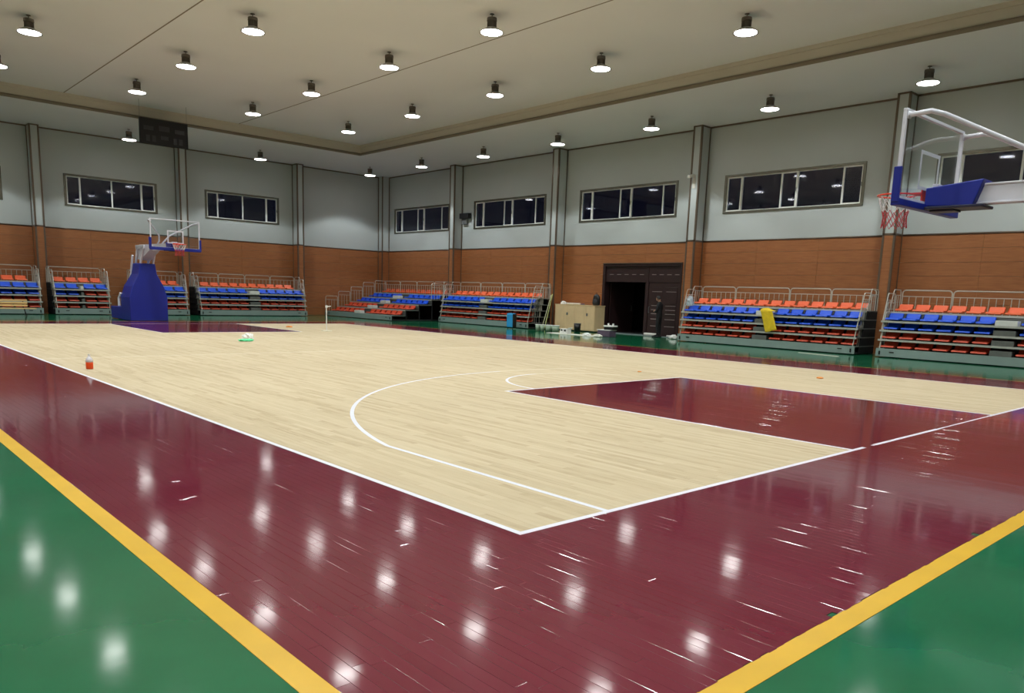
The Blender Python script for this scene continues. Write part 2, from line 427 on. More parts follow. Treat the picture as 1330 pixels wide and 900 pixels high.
# trims along the top of the cladding and at the ceiling
def trims(w, axis, c, out, sp):
    b = MB(); b2 = MB()
    for s0, s1 in sp:
        if axis == 'x': P = [(c-out*.032, s0, ZW+.015), (c-out*.032, s1, ZW+.015)]; Q = [(c-out*.02, s0, ZS-.02), (c-out*.02, s1, ZS-.02)]
        else: P = [(s0, c-out*.032, ZW+.015), (s1, c-out*.032, ZW+.015)]; Q = [(s0, c-out*.02, ZS-.02), (s1, c-out*.02, ZS-.02)]
        b.tube(P, .03, 8); boxax(b2, axis, c, out, s0, s1, ZS-.06, ZS, 0, .04)
    o = obj('cladding_trim', b, M_TRIM, w, smooth=True); o['label'] = 'dark rounded trim along the top of the wood cladding'
    obj('ceiling_trim', b2, M_TRIM, w)
trims(wr, 'x', XR, 1, spans(YN, YE, RP, RPW)); trims(we, 'y', YE, 1, spans(XL, 23.5, EP, EPW))
# columns: pale above, wood clad below, dark corner strips
def column(w, axis, c, out, u0, u1, depth):
    o = obj('column', boxax(MB(), axis, c, out, u0, u1, ZW, ZS-.002, 0, depth), M_WALL, w)
    obj('column_cladding', boxax(MB(), axis, c, out, u0-.01, u1+.01, 0, ZW, 0, depth+.01), M_WOODW, o)
    b = MB(); t = .05
    for u in (u0, u1):
        s = -1 if u == u0 else 1; e = u+s*.024
        lo, hi = sorted((e, e-s*t*1.4)); boxax(b, axis, c, out, lo, hi, 0, ZS-.01, depth-t, depth+.02)
        lo, hi = sorted((u, u+s*.03)); boxax(b, axis, c, out, lo, hi, 0, ZS-.01, .03, .07)
    boxax(b, axis, c, out, u0-.02, u1+.02, ZW-.02, ZW+.05, 0, depth+.02)
    boxax(b, axis, c, out, u0-.02, u1+.02, ZS-.06, ZS-.004, 0, depth+.02)
    obj('corner_trim', b, M_TRIM, o)
for y in RP: column(wr, 'x', XR, 1, y, y+RPW, PD)
for x in EP: column(we, 'y', YE, 1, x, x+EPW, PD)
# corner column
o = obj('column', MB().box(23.5, 37.9, ZW, 24, 38.4, ZS-.002), M_WALL, we)
obj('column_cladding', MB().box(23.49, 37.89, 0, 24, 38.4, ZW), M_WOODW, o)
obj('corner_trim', MB().box(23.46, 37.86, 0, 23.51, 37.92, ZS-.01).box(23.95, 37.86, 0, 23.99, 37.9, ZS-.01).box(23.46, 38.3, 0, 23.5, 38.34, ZS-.01).box(23.47, 37.87, ZW-.02, 24, 38.4, ZW+.04), M_TRIM, o)

# windows (frames, sashes, panes)
def window(n, axis, c, u0, u1, cuts, narrow, flip):
    r = bpy.data.objects.new('window_%d' % n, None); C.objects.link(r); struct(r)
    def P(b, a0, a1, z0, z1, d0, d1): return boxax(b, axis, c, 1, a0, a1, z0, z1, d0, d1)
    b = MB(); fw = .09
    P(b, u0-.02, u1+.02, WZ0-.03, WZ0+fw-.03, -.16, .03); P(b, u0-.02, u1+.02, WZ1-fw+.02, WZ1+.02, -.16, .03)
    P(b, u0-.02, u0+fw, WZ0+fw-.03, WZ1-fw+.02, -.16, .03); P(b, u1-fw, u1+.02, WZ0+fw-.03, WZ1-fw+.02, -.16, .03)
    obj('surround', b, M_WFRAME, r, bevel=.008)
    z0, z1 = WZ0+fw-.03, WZ1-fw+.02; a0, a1 = u0+fw, u1-fw; W = a1-a0
    cs = [0]+cuts+[1]
    for i in range(len(cs)-1):
        f0, f1 = cs[i], cs[i+1]
        if flip: f0, f1 = 1-f1, 1-f0
        p, q = a0+W*f0, a0+W*f1; t = .05 if narrow[i] else .03; d = -.05 if narrow[i] else -.08
        s = MB(); P(s, p, q, z0, z0+t, d-.03, d+.03); P(s, p, q, z1-t, z1, d-.03, d+.03); P(s, p, p+t, z0+t, z1-t, d-.03, d+.03); P(s, q-t, q, z0+t, z1-t, d-.03, d+.03)
        so = obj('sash', s, M_SASH, r)
        obj('pane', P(MB(), p+t, q-t, z0+t, z1-t, d-.006, d+.006), M_PANE, so)
        if narrow[i] and i not in (0,):
            hp = p+t*.5 if flip else q-t*.5
            obj('latch', P(MB(), hp-.012, hp+.012, (z0+z1)/2-.07, (z0+z1)/2+.07, d+.03, d+.05), M_GSTEEL, so)
    return r
n = 1
for a, b_ in RW: window(n, 'x', XR, a, b_, [.12, .43, .55, .87], [1, 0, 1, 0, 1], True); n += 1
for a, b_ in EW: window(n, 'y', YE, a, b_, [.15, .5, .84], [1, 0, 0, 1], False); n += 1

# ceiling: raised middle in panels with seams, soffit ring, fascia
b = MB()
sx = [SX0, -2.05, 5.1, 12.25, SX1]
ce = struct(obj('ceiling', MB().box(XL-.3, YN-.3, ZM+.06, XR+.3, YE+.3, ZM+.2), M_CEIL))
for i in range(4): 
    obj('panel', MB().box(sx[i]+(.012 if i else 0), SY0, ZM, sx[i+1]-(.012 if i < 3 else 0), SY1, ZM+.06), M_CEIL, ce)
b = MB()
for q in sx[1:4]: b.box(q-.02, SY0, ZM-.004, q+.02, SY1, ZM+.05)
obj('seam_strip', b, M_SEAM, ce)
b = MB().box(XL, YN, ZS, SX0, YE, ZM+.06).box(SX1, YN, ZS, XR, YE, ZM+.06).box(SX0, SY1, ZS, SX1, YE, ZM+.06).box(SX0, YN, ZS, SX1, SY0, ZM+.06)
obj('soffit', b, M_CEIL, ce)
b = MB()
b.box(SX1-.05, SY0, ZM-.12, SX1-.002, SY1, ZM-.002).box(SX0+.002, SY0, ZM-.12, SX0+.05, SY1, ZM-.002).box(SX0+.05, SY1-.05, ZM-.12, SX1-.05, SY1-.002, ZM-.002).box(SX0+.05, SY0+.002, ZM-.12, SX1-.05, SY0+.05, ZM-.002)
M_FASC = mat('fascia_panel', (192, 188, 174), .5, noise=.03, scale=.5)
obj('fascia_trim', b, M_FASC, ce)
b = MB()
b.tube([(SX1-.01, SY0, ZS+.05), (SX1-.01, SY1-.0, ZS+.05)], .065, 10).tube([(SX0, SY1-.01, ZS+.05), (SX1-.01, SY1-.01, ZS+.05)], .065, 10)
obj('fascia_edge', b, M_SEAM, ce)
b = MB().box(SX1-.006, SY0, ZS, SX1, SY1, ZM-.12).box(SX0, SY1-.006, ZS, SX1-.006, SY1, ZM-.12)
obj('fascia_board', b, M_FASC, ce)

# doorway and the passage behind it, its unlit darkness put into black walls and floor
dr = bpy.data.objects.new('door_1', None); C.objects.link(dr); struct(dr)
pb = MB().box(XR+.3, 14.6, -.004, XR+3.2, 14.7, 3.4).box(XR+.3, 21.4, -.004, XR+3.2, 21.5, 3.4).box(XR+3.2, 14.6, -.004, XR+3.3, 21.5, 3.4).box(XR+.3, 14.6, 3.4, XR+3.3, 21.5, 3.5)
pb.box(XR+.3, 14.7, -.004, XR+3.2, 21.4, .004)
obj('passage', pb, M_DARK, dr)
obj('threshold', MB().box(XR-.55, DY0-.4, -.004, XR+.3, DY1+.1, .012), mat('grey_threshold', (112, 128, 126), .5, noise=.06), dr)
ym = 17.62
b = MB().box(XR-.06, DY1-.02, 0, XR+.3, DY1+.12, DZ+.08).box(XR-.06, DY0-.08, 0, XR+.3, DY0+.03, DZ+.08).box(XR-.06, DY0+.03, DZ-.02, XR+.3, DY1-.02, DZ+.08)
obj('door_frame', b, M_DOOR, dr, bevel=.006)
obj('frame_cap', MB().box(XR-.09, DY0-.08, DZ+.08, XR-.03, DY1+.12, DZ+.12), M_TRIM, dr)
b = MB().box(XR+.02, DY0+.03, 2.3, XR+.1, DY1-.02, DZ-.02); obj('transom', b, M_DOOR, dr)
b = MB().box(XR-.0, ym, 0, XR+.14, ym+.16, 2.3).box(XR+.0, ym+.02, 2.3, XR+.02, ym+.12, DZ-.02); obj('mullion', b, M_DOOR, dr)
b = MB()
for i in range(5): b.box(XR+.008, ym+.3+i*.43, 2.62, XR+.02, ym+.52+i*.43, 2.645)
for i in range(4): b.box(XR+.008, DY0+.1+i*.4, 2.62, XR+.02, DY0+.32+i*.4, 2.645)
obj('vent_slot', b, M_DOORL, dr)
lf = obj('door_leaf', MB().box(XR+.04, DY0+.04, 0.005, XR+.1, ym-.01, 2.29), M_DOOR, dr)
b = MB()
for z0, z1 in ((1.3, 1.32), (1.12, 1.145), (.95, .975), (.72, .745), (.42, .445), (1.9, 1.92)):
    for a, c_ in ((DY0+.2, DY0+.72), (DY0+.95, ym-.2)):
        b.box(XR+.022, a, z0, XR+.04, c_, z1)
obj('moulding', b, M_DOORL, lf)  # pale colour stands in for light reflected along the mouldings
b = MB()
for a, c_ in ((DY0+.16, DY0+.76), (DY0+.91, ym-.14)):
    for z0, z1 in ((.14, .9), (1.02, 1.2), (1.38, 2.1)): b.box(XR+.028, a, z0, XR+.04, c_, z1)
obj('raised_panel', b, M_DOOR, lf, bevel=.006)
obj('door_handle', MB().tube([(XR+.04, ym-.09, 1.0), (XR-.02, ym-.09, 1.0), (XR-.02, ym-.09, 1.25), (XR+.04, ym-.09, 1.25)], .012), M_GSTEEL, lf)
lf2 = obj('door_leaf', MB().box(XR+.32, DY1-.1, .005, XR+2.0, DY1-.04, 2.29), M_DOOR, dr)
obj('door_handle', MB().tube([(XR+1.8, DY1-.1, 1.0), (XR+1.8, DY1-.16, 1.0), (XR+1.8, DY1-.16, 1.25), (XR+1.8, DY1-.1, 1.25)], .012), M_GSTEEL, lf2)

# ------------------------------------------------------------------ lamps
def lamp_proto():
    r = thing('ceiling_lamp', '', 'lamp')
    p = []
    p.append(obj('stem', MB().lathe([(.06, 0), (.06, -.015), (.012, -.02), (.012, -.09)], seg=12), M_LAMPB, r))
    b = MB().lathe([(.07, -.085), (.13, -.1), (.135, -.18), (.105, -.19), (.105, -.34)], seg=18)
    for q in range(18):
        t = 2*PI*q/18; n0 = len(b.v); b.box(.1, -.006, -.335, .125, .006, -.2); b.xf(lambda v, t=t: Vector((v.x*math.cos(t)-v.y*math.sin(t), v.x*math.sin(t)+v.y*math.cos(t), v.z)), n0)
    p.append(obj('heat_sink', b, M_LAMPB, r))
    p.append(obj('shade', MB().lathe([(.11, -.335), (.15, -.35), (.315, -.45), (.33, -.472), (.29, -.462), (.14, -.36)], seg=28), M_SHADE, r, smooth=True))
    p.append(obj('diffuser', MB().lathe([(.283, -.452), (.283, -.466)], seg=28), M_LAMP, r))
    return r
lamp0 = lamp_proto(); lamp_n = 0
kids0 = list(lamp0.children)
ORD = ['first', 'second', 'third', 'fourth', 'fifth', 'sixth', 'seventh', 'eighth', 'ninth', 'tenth']
sp_d = bpy.data.lights.new('lamp_light', 'SPOT'); sp_d.energy = SPOT_W; sp_d.spot_size = math.radians(SPOT_CONE); sp_d.spot_blend = SPOT_BLEND
sp_d.color = SPOT_COL; sp_d.shadow_soft_size = .26
def place_lamp(x, y, z, label, group):
    global lamp_n
    if lamp_n == 0: r = lamp0
    else:
        r = lamp0.copy(); C.objects.link(r)
        for k in kids0: c = k.copy(); C.objects.link(c); c.parent = r
    lamp_n += 1
    r.location = (x, y, z); r['label'] = label; r['group'] = group
    l = bpy.data.objects.new('lamp_light', sp_d); C.objects.link(l); l.parent = r; l.location = (0, 0, -.5)
LX = [15.27, 10.87, 6.45, 2.1, -2.25]; LY = [28.0, 23.1, 18.1, 13.2, 8.25, 3.35, -1.55]
for i, y in enumerate(LY):
    for j, x in enumerate(LX):
        place_lamp(x, y, ZM, 'lit high-bay lamp under raised ceiling, %s row from end wall, %s from right' % (ORD[i], ORD[j]), 'lamps under the raised ceiling')
for i, y in enumerate([35.4, 30.45, 25.5, 20.6, 15.65, 10.75, 5.8, .85, -4.1, -8.0]):
    place_lamp(21.03, y, ZS, 'lit high-bay lamp under the right-hand soffit, %s from the far corner' % ORD[i], 'lamps under the soffit')
for i, x in enumerate([14.6, 8.35, 2.0, -4.3]):
    place_lamp(x, 35.5, ZS, 'lit high-bay lamp under the end-wall soffit, %s left of the corner lamp' % ORD[i], 'lamps under the soffit')
for i, y in enumerate([30, 24, 18, 12, 6, 0, -6]):
    place_lamp(-6.3, y, ZS, 'lit high-bay lamp under the left-hand soffit, %s from the end wall' % ORD[i], 'lamps under the soffit')
for i, x in enumerate([15, 9, 3, -2]):
    place_lamp(x, -7.7, ZS, 'lit high-bay lamp under the near-wall soffit, %s from the right' % ORD[i], 'lamps under the soffit')

# ------------------------------------------------------------------ bleachers
def seat_mesh(m, nm):
    b = MB(); hw = .215
    # moulded shell: profile in the depth / height plane with waterfall front and low back
    prof = [(.0, .045), (.015, .085), (.06, .10), (.22, .085), (.31, .10), (.36, .20), (.38, .245), (.40, .24), (.385, .16), (.34, .065), (.24, .045), (.05, .03)]
    for xs in (-1,):
        b.poly([(-hw, y, z) for y, z in prof], (2*hw, 0, 0))
    me = b.mesh(nm, m)
    bm = bmesh.new(); bm.from_mesh(me)
    bmesh.ops.bevel(bm, geom=[e for e in bm.edges if len(e.link_faces) == 2 and abs(e.calc_face_angle(0)) > 1.2 and abs(e.verts[0].co.x-e.verts[1].co.x) < .01], offset=.02, segments=1, affect='EDGES')
    bm.to_mesh(me); bm.free()
    return me
SEATM = {'o': seat_mesh(M_ORANGE, 'seat'), 'r': seat_mesh(M_ORANGE_SHADED, 'seat'), 'b': seat_mesh(M_BLUE, 'seat')}
RISE, BASE = .29, .28
def bleacher(label, loc, rz, nl, nr, aisle=.65, ext=False, rows='rrbbo', overrides=None, sections=None, left_rail=True, right_rail=True, full_top=None, close_right=True):
    t = thing('bleacher', label, 'bleacher', loc, rz, 'retractable bleachers along the walls')
    sp = .52; L = (nl+nr)*sp + (aisle if nr else 0) + .08
    nose = [0, .05, .10, .15, .62] if not ext else [0, .85, 1.7, 2.55, 3.4]
    back = 1.98 if not ext else 4.3
    us = [.04+sp*(i+.5) for i in range(nl)] + [.04+nl*sp+aisle+sp*(i+.5) for i in range(nr)]
    n5 = full_top if full_top else int((L-.2)/sp)
    us5 = [(L-n5*sp)/2+sp*(i+.5) for i in range(n5)]
    # front kickboard
    k = obj('kickboard', MB().box(0, 0, .03, L, .03, BASE-.0), M_KICK, t)
    for q in (.42, L-.56): obj('handle', MB().box(q, -.02, .16, q+.14, 0, .19), M_BLACK, k)
    for q in (.1, L-.14): obj('bumper', MB().box(q, -.03, .08, q+.04, 0, .2), M_BLACK, k)
    for i in range(5):
        z = BASE+RISE*i; y0 = nose[i]; y1 = back if i == 4 or not ext else nose[i]+.9
        if not ext and i < 4: y1 = 1.6
        obj('deck', MB().box(0, y0+.03, z-.035, L, y1, z), M_DECK, t)
        if i: obj('edge_rail', MB().box(0, y0, z-.055, L, y0+.03, z+.004), M_ALU, t)
        if ext: 
            if i < 4: obj('riser', MB().box(0, nose[i+1]+.03, z, L, nose[i+1]+.05, z+RISE-.036), M_DECK, t)
        elif i < 3: obj('riser', MB().box(.02, y0+.52, z, L-.02, y0+.54, z+RISE-.036), M_STRUT, t)
        elif i == 3: obj('riser', MB().box(0, nose[4]+.005, z, L, nose[4]+.025, z+RISE-.071), M_DECK, t)
        off = .06 if not ext else .38
        for j, u in enumerate(us5 if i == 4 else us):
            kk = rows[i]
            if overrides and (i, j) in overrides: kk = overrides[(i, j)]
            s = link('seat', SEATM[kk], t); s.location = (u, y0+off+(.05 if i == 4 else 0), z)
        if nr and i < 4:
            ua = .04+nl*sp+.04
            obj('step', MB().box(ua, y0+.05, z, ua+aisle-.08, y0+.36, z+.15), M_STEP if (i == 3 or ext) else M_DECK, t, bevel=.008)
    for uu, on in ((0, True), (L-.02, close_right)):
        if on and not ext: obj('side_curtain', MB().poly([(uu, .3, .02), (uu, back-.05, .02), (uu, back-.05, BASE+4*RISE-.04), (uu, .75, BASE+4*RISE-.04)], (.018, 0, 0)), M_DARK, t)
    # back guard rail in sections with a bowed top tube and balusters
    yb = 1.42 if not ext else 4.1; z5 = BASE+RISE*4
    secs = sections or [L/4]*4
    u = .06
    tot = sum(secs); sc = (L-.12)/tot
    for w_ in secs:
        w_ *= sc; a, c = u+.02, u+w_-.02; b = MB(); zt = z5+.70
        pts = [(a, yb, z5)] + [(a, yb, zt-.1)] + [(a+.1*(1-math.cos(q*PI/6)), yb, zt-.1+.1*math.sin(q*PI/6)) for q in (1, 2, 3)]
        pts += [(c-.1+.1*math.sin(q*PI/6), yb, zt-.1+.1*math.cos(q*PI/6)) for q in (0, 1, 2)] + [(c, yb, zt-.1), (c, yb, z5)]
        b.tube(pts, .02); b.tube([(a, yb, zt-.2), (c, yb, zt-.2)], .014, 5)
        nb = max(2, round(w_/.21))
        for i in range(1, nb): q = a+(c-a)*i/nb; b.tube([(q, yb, z5), (q, yb, zt-.2)], .012, 5)
        obj('guard_rail', b, M_RAIL, t); u += w_
    # end rails, one loop per tier
    for side, on in ((0, left_rail), (1, right_rail)):
        uu = .015 if side == 0 else L-.015
        for i in range(5):
            if not on and i < 3: continue
            if ext and i == 4: pass
            z = BASE+RISE*i; y0 = nose[i]+.04; dep = .78; ln = .0 if ext else .22; h = .86 if i < 4 else .7
            b = MB(); du = (.018*(4-i) if side == 0 else -.018*(4-i))
            q = uu + (0 if ext else du)
            b.tube([(q, y0, z-.03), (q, y0+ln, z+h-.06), (q, y0+ln+.05, z+h), (q, y0+dep-.04, z+h), (q, y0+dep, z+h-.06), (q, y0+dep, z-.03)], .017, 6)
            b.tube([(q, y0+ln*.75, z+h*.76), (q, y0+dep, z+h*.76)], .012, 5)
            for e in (1, 2, 3):
                yy = y0+.05+ln*.6+(dep-.1-ln*.6)*e/4; b.tube([(q, yy, z-.02), (q, yy, z+h*.76)], .010, 5)
            obj('end_rail', b, M_RAIL, t)
    # dark frames underneath
    for uu in (.05, L*.5, L-.05) if not ext else (.05, L*.33, L*.66, L-.06):
        b = MB()
        for i in range(5):
            yy = nose[i]+(.6 if not ext else .1)
            if not ext: yy = .7+.25*i
            b.box(uu-.02, yy, 0, uu+.02, yy+.04, BASE+RISE*i-.036)
        b.box(uu-.02, .06, .02, uu+.02, back-.05, .08)
        obj('support_frame', b, M_STRUT, t)
    obj('back_panel', MB().box(.03, back-.04, 0, L-.03, back-.02, z5-.036), M_STRUT, t)
    return t, L
R90 = -PI/2
ov = {}
tG, LG = bleacher('retracted bleacher right of the doorway with yellow cloth hanging over blue seats', (21.9, 14.44, 0), R90, 6, 6, sections=[1.45, 2.15, 1.5, 1.5])
tH, LH = bleacher('retracted bleacher at right edge of frame, beyond the dark gap', (21.9, 6.78, 0), R90, 6, 6, sections=[1.5, 2.2, 1.5, 1.5])
tF, LF = bleacher('retracted bleacher on right wall behind the blue suitcase', (21.9, 29.92, 0), R90, 6, 6, sections=[1.6, 1.6, 1.6, 1.6], close_right=False)
tE, LE = bleacher('fully pulled-out stepped bleacher in the far corner of the hall', (19.42, 37.7, 0), R90, 6, 6, ext=True, sections=[1.7, 1.7, 1.7, 1.7], right_rail=False)
tD, LD = bleacher('retracted bleacher on end wall just right of the far hoop', (11.62, 36.3, 0), 0, 5, 5, sections=[1.5, 1.5, 1.5, 1.5], full_top=10)
tCc, LC = bleacher('short retracted bleacher on end wall, mostly hidden behind the blue hoop padding', (8.62, 36.3, 0), 0, 2, 2, aisle=.3, sections=[1.2, 1.2], full_top=4)
tB, LB = bleacher('short retracted bleacher on end wall left of the blue hoop padding', (5.12, 36.3, 0), 0, 2, 2, aisle=.2, sections=[2.3], full_top=4, overrides={(2, 2): 'r', (2, 3): 'r'})
tA, LA = bleacher('retracted bleacher at left edge of frame behind the wooden bench', (-1.28, 36.3, 0), 0, 5, 5, sections=[1.5, 1.5, 1.5, 1.5], full_top=10)

# ------------------------------------------------------------------ basketball hoops. local: board at y=0, court towards -y
def hoop(label, loc, rz):
    t = thing('basketball_hoop', label, 'basketball hoop', loc, rz)
    zb, zt = 2.90, 3.95
    bb = obj('backboard', MB().box(-.88, 0, zb+.02, .88, .012, zt-.02), M_BBGLASS, t); bb['label'] = 'clear glass backboard'
    b = MB(); b.box(-.9, -.012, zt-.035, .9, .035, zt).box(-.9, -.012, zb, .9, .035, zb+.035).box(-.9, -.012, zb+.035, -.865, .035, zt-.035).box(.865, -.012, zb+.035, .9, .035, zt-.035)
    fr = obj('backboard_frame', b, M_WSTEEL, t, bevel=.004)
    b = MB()
    for x0, x1, z0, z1 in ((-.295, .295, 3.51, 3.555), (-.295, .295, 3.08, 3.12), (-.295, -.25, 3.12, 3.51), (.25, .295, 3.12, 3.51)): b.box(x0, -.004, z0, x1, 0, z1)
    obj('target_square', b, M_WHITE_LINE, bb)
    b = MB(); b.box(-.93, -.035, zb-.085, .93, .07, zb-.002)
    for s in (-1, 1):
        x0, x1 = sorted((s*.902, s*.945)); b.box(x0, -.03, zb-.045, x1, .06, zb+.37)
        x0, x1 = sorted((s*.868, s*.902)); b.box(x0, -.03, zb-.01, x1, -.013, zb+.36)
    b.box(-.9, -.03, zb-.01, .9, -.013, zb+.03)
    obj('edge_padding', b, M_PAD, t, bevel=.01)
    # rim + net
    cy = -.375; zr = 3.05
    b = MB().tube(arc_pts((0, cy), .235, 0, 2*PI*31/32, 31, zr), .011, 7, closed=True)
    b.box(-.12, -.16, zr-.01, .12, -.013, zr+.006); b.box(-.1, -.03, zr-.1, .1, -.012, zr+.05)
    rim = obj('rim', b, M_RIM, t, smooth=False)
    bw, brd = MB(), MB(); K = 12
    lev = [(0, .228), (.10, .20), (.19, .165), (.27, .145), (.34, .15), (.41, .16)]
    for li in range(5):
        tgt = bw if li < 2 else brd
        for q in range(K):
            for s in (-.5, .5):
                a = 2*PI*(q+(.5 if li % 2 else 0))/K; c = a+2*PI*s/K
                tgt.tube([(lev[li][1]*math.cos(a), cy+lev[li][1]*math.sin(a), zr-.01-lev[li][0]), (lev[li+1][1]*math.cos(c), cy+lev[li+1][1]*math.sin(c), zr-.01-lev[li+1][0])], .0045, 4)
    nn = obj('net', bw, M_NETW, rim); nn['label'] = 'white upper half of the net'
    nn = obj('net', brd, M_NETR, rim); nn['label'] = 'red lower half of the net'
    # arm: blue padded front, white box beam back to the tower
    b = MB().box(-.10, .10, 2.95, .10, .16, 3.15); b.poly([(-.07, .6, 2.90), (-.07, .6, 3.10), (-.07, 3.5, 3.12), (-.07, 3.5, 2.86)], (.14, 0, 0))
    b.box(-.085, .6, 3.09, .085, 3.4, 3.115); b.box(-.085, .6, 2.87, .085, 3.4, 2.895)
    obj('arm', b, M_WSTEEL, t, bevel=.006)
    b = MB(); b.poly([(-.16, .04, 2.87), (-.16, .04, 3.10), (-.13, .72, 3.16), (-.13, .62, 2.84)], (.3, 0, 0))
    obj('arm_padding', b, M_PAD, t, bevel=.015)
    obj('arm_tray', MB().box(-.2, .06, 2.825, .2, .74, 2.86).box(-.12, .1, 2.8, .12, .4, 2.825), mat('dark_navy_underside', (26, 28, 58), .5, noise=.05), t, bevel=.01)
    # upper braces with a bend
    for s in (-1, 1):
        b = MB().tube([(s*.86, .04, zt-.08), (s*.86, .30, zt-.07), (s*.78, .42, zt-.11), (s*.2, 1.2, 3.42), (s*.1, 1.5, 3.22), (s*.08, 1.75, 3.11)], .03, 8)
        b.box(s*.86-.03, .035, zt-.12, s*.86+.03, .06, zt-.04)
        obj('brace', b, M_WSTEEL, t, smooth=True)
    # tower head: four white lift arms
    b = MB()
    for s in (-1, 1):
        b.poly([(s*.24-.03, 3.35, 2.3), (s*.24-.03, 3.45, 2.3), (s*.24-.03, 3.15, 3.02), (s*.24-.03, 2.9, 3.02)], (.06, 0, 0))
        b.poly([(s*.24-.03, 4.0, 2.2), (s*.24-.03, 4.12, 2.2), (s*.24-.03, 3.75, 3.05), (s*.24-.03, 3.55, 3.05)], (.06, 0, 0))
        b.box(s*.24-.03, 2.85, 2.96, s*.24+.03, 3.85, 3.1)
    b.poly([(-.2, 2.3, 2.9), (-.2, 2.3, 3.1), (-.2, 3.6, 3.12), (-.2, 3.9, 2.55), (-.2, 3.5, 2.5)], (.4, 0, 0))
    obj('lift_arm', b, M_WSTEEL, t, bevel=.008)
    obj('back_strut', MB().tube([(-.35, 4.0, 2.7), (-.35, 4.3, 1.9), (-.45, 4.7, 1.2), (-.45, 5.0, .55)], .045, 8), M_WSTEEL, t)
    # padded tower: profile in x/z, tapering depth
    def sect(z, hw, y0, y1): return [(-hw, y0, z), (hw, y0, z), (hw, y1, z), (-hw, y1, z)]
    lv = [(.05, .74, 3.3, 4.5), (1.0, .74, 3.3, 4.5), (1.45, .62, 3.3, 4.4), (1.95, .36, 3.3, 4.25), (2.38, .30, 3.3, 4.2)]
    b = MB(); n0 = 0
    for l in lv: b.v += sect(*l)
    for i in range(len(lv)-1):
        for q in range(4): b.f.append((i*4+q, i*4+(q+1) % 4, i*4+4+(q+1) % 4, i*4+4+q))
    b.f += [(3, 2, 1, 0), (16, 17, 18, 19)]
    obj('tower_padding', b, M_PAD, t, bevel=.03)
    obj('base', MB().box(-.72, 4.5, .08, .72, 6.0, .58), M_PAD, t, bevel=.02)
    obj('counterweight_arm', MB().tube([(-.78, 4.6, .62), (-.78, 4.6, .95), (-.74, 4.45, 1.15)], .05, 8), M_WSTEEL, t)
    for sx_ in (-.5, .5):
        for yy in (3.6, 5.7):
            wv = MB().lathe([(.055, -.02), (.055, .02)], seg=14).xf(lambda v, a=sx_, q=yy: Vector((a+v.z, q+v.x, .052+v.y)))
            obj('wheel', wv, M_BLACK, t)
    return t
hoop('near basketball hoop at right edge with red and white net and blue arm padding', (7.534, .489, -.008), PI-.0353)
hoop('far basketball hoop on a tall blue padded tower by the end wall', (7.2, 26.8, -.05), 0)

# scoreboard on two wires
t = thing('scoreboard', 'black unlit scoreboard hanging on two wires below the far ceiling edge', 'scoreboard', (8.42, 31.1, 7.2))
obj('housing', MB().box(-.96, 0, 0, .96, .14, 1.0), M_SCREEN, t, bevel=.01)
b = MB()
for cx_, cz_, w_, h_ in ((-.62, .62, .38, .16), (.62, .62, .38, .16), (0, .66, .42, .2), (-.66, .22, .14, .24), (-.42, .22, .14, .24), (.42, .22, .14, .24), (.66, .22, .14, .24), (0, .3, .3, .14)):
    obj('digit_window', MB().box(cx_-w_/2, -.006, cz_-h_/2, cx_+w_/2, 0, cz_+h_/2), M_DIGIT, t)
b = MB()
for s in (-.94, .94): b.tube([(s, .07, 1.0), (s, .07, 1.7)], .006, 4)
obj('wire', b, M_GSTEEL, t)

# ------------------------------------------------------------------ small things
# speaker by the corner column window
t = thing('wall_speaker', 'small black speaker fixed high on the right wall beside a column', 'speaker', (23.85, 30.25, 5.7))
obj('cabinet', MB().box(-.12, -.38, -.12, .12, .38, .16), M_BLACK, t, bevel=.02)
obj('bracket', MB().box(0, -.1, -.42, .15, .3, -.13).box(.12, -.05, -.13, .15, .05, .1), M_GSTEEL, t)
# security camera
t = thing('security_camera', 'white security camera mounted on column right of the doorway', 'security camera', (23.4, 15.2, 6.45))
obj('mount', MB().box(-.03, -.06, -.45, 0, .06, .08).box(-.12, -.02, -.04, 0, .02, 0), M_CLOCK, t)
obj('housing', MB().box(-.32, -.06, -.02, -.1, .06, .09).xf(lambda v: Vector((v.x, v.y+.25*(-v.x-.1)*1.2, v.z-.3*(-v.x-.1)))), M_CLOCK, t, bevel=.015)

# wooden cabinet
t = thing('storage_cabinet', 'long beige wooden cabinet standing left of the doorway', 'cabinet', (23.2, 21.2, 0))
obj('body', MB().box(.02, -1.26, .04, .68, 1.26, 1.18), M_BEIGE, t)
obj('plinth', MB().box(.05, -1.22, 0, .66, 1.22, .04), M_BLACK, t)
obj('top', MB().box(-.01, -1.28, 1.18, .7, 1.28, 1.21), M_BEIGE, t, bevel=.004)
for i in range(4):
    a = -1.25+i*.625
    d = obj('door', MB().box(0, a+.004, .06, .02, a+.621, 1.17), M_BEIGE, t, bevel=.004)
    obj('stile', MB().box(-.008, a+.004, .06, 0, a+.1, 1.17).box(-.008, a+.52, .06, 0, a+.621, 1.17), M_BEIGE, d)
    if i in (0, 2): obj('lock', MB().box(-.02, a+.42, .72, 0, a+.5, .84), M_GSTEEL, d)
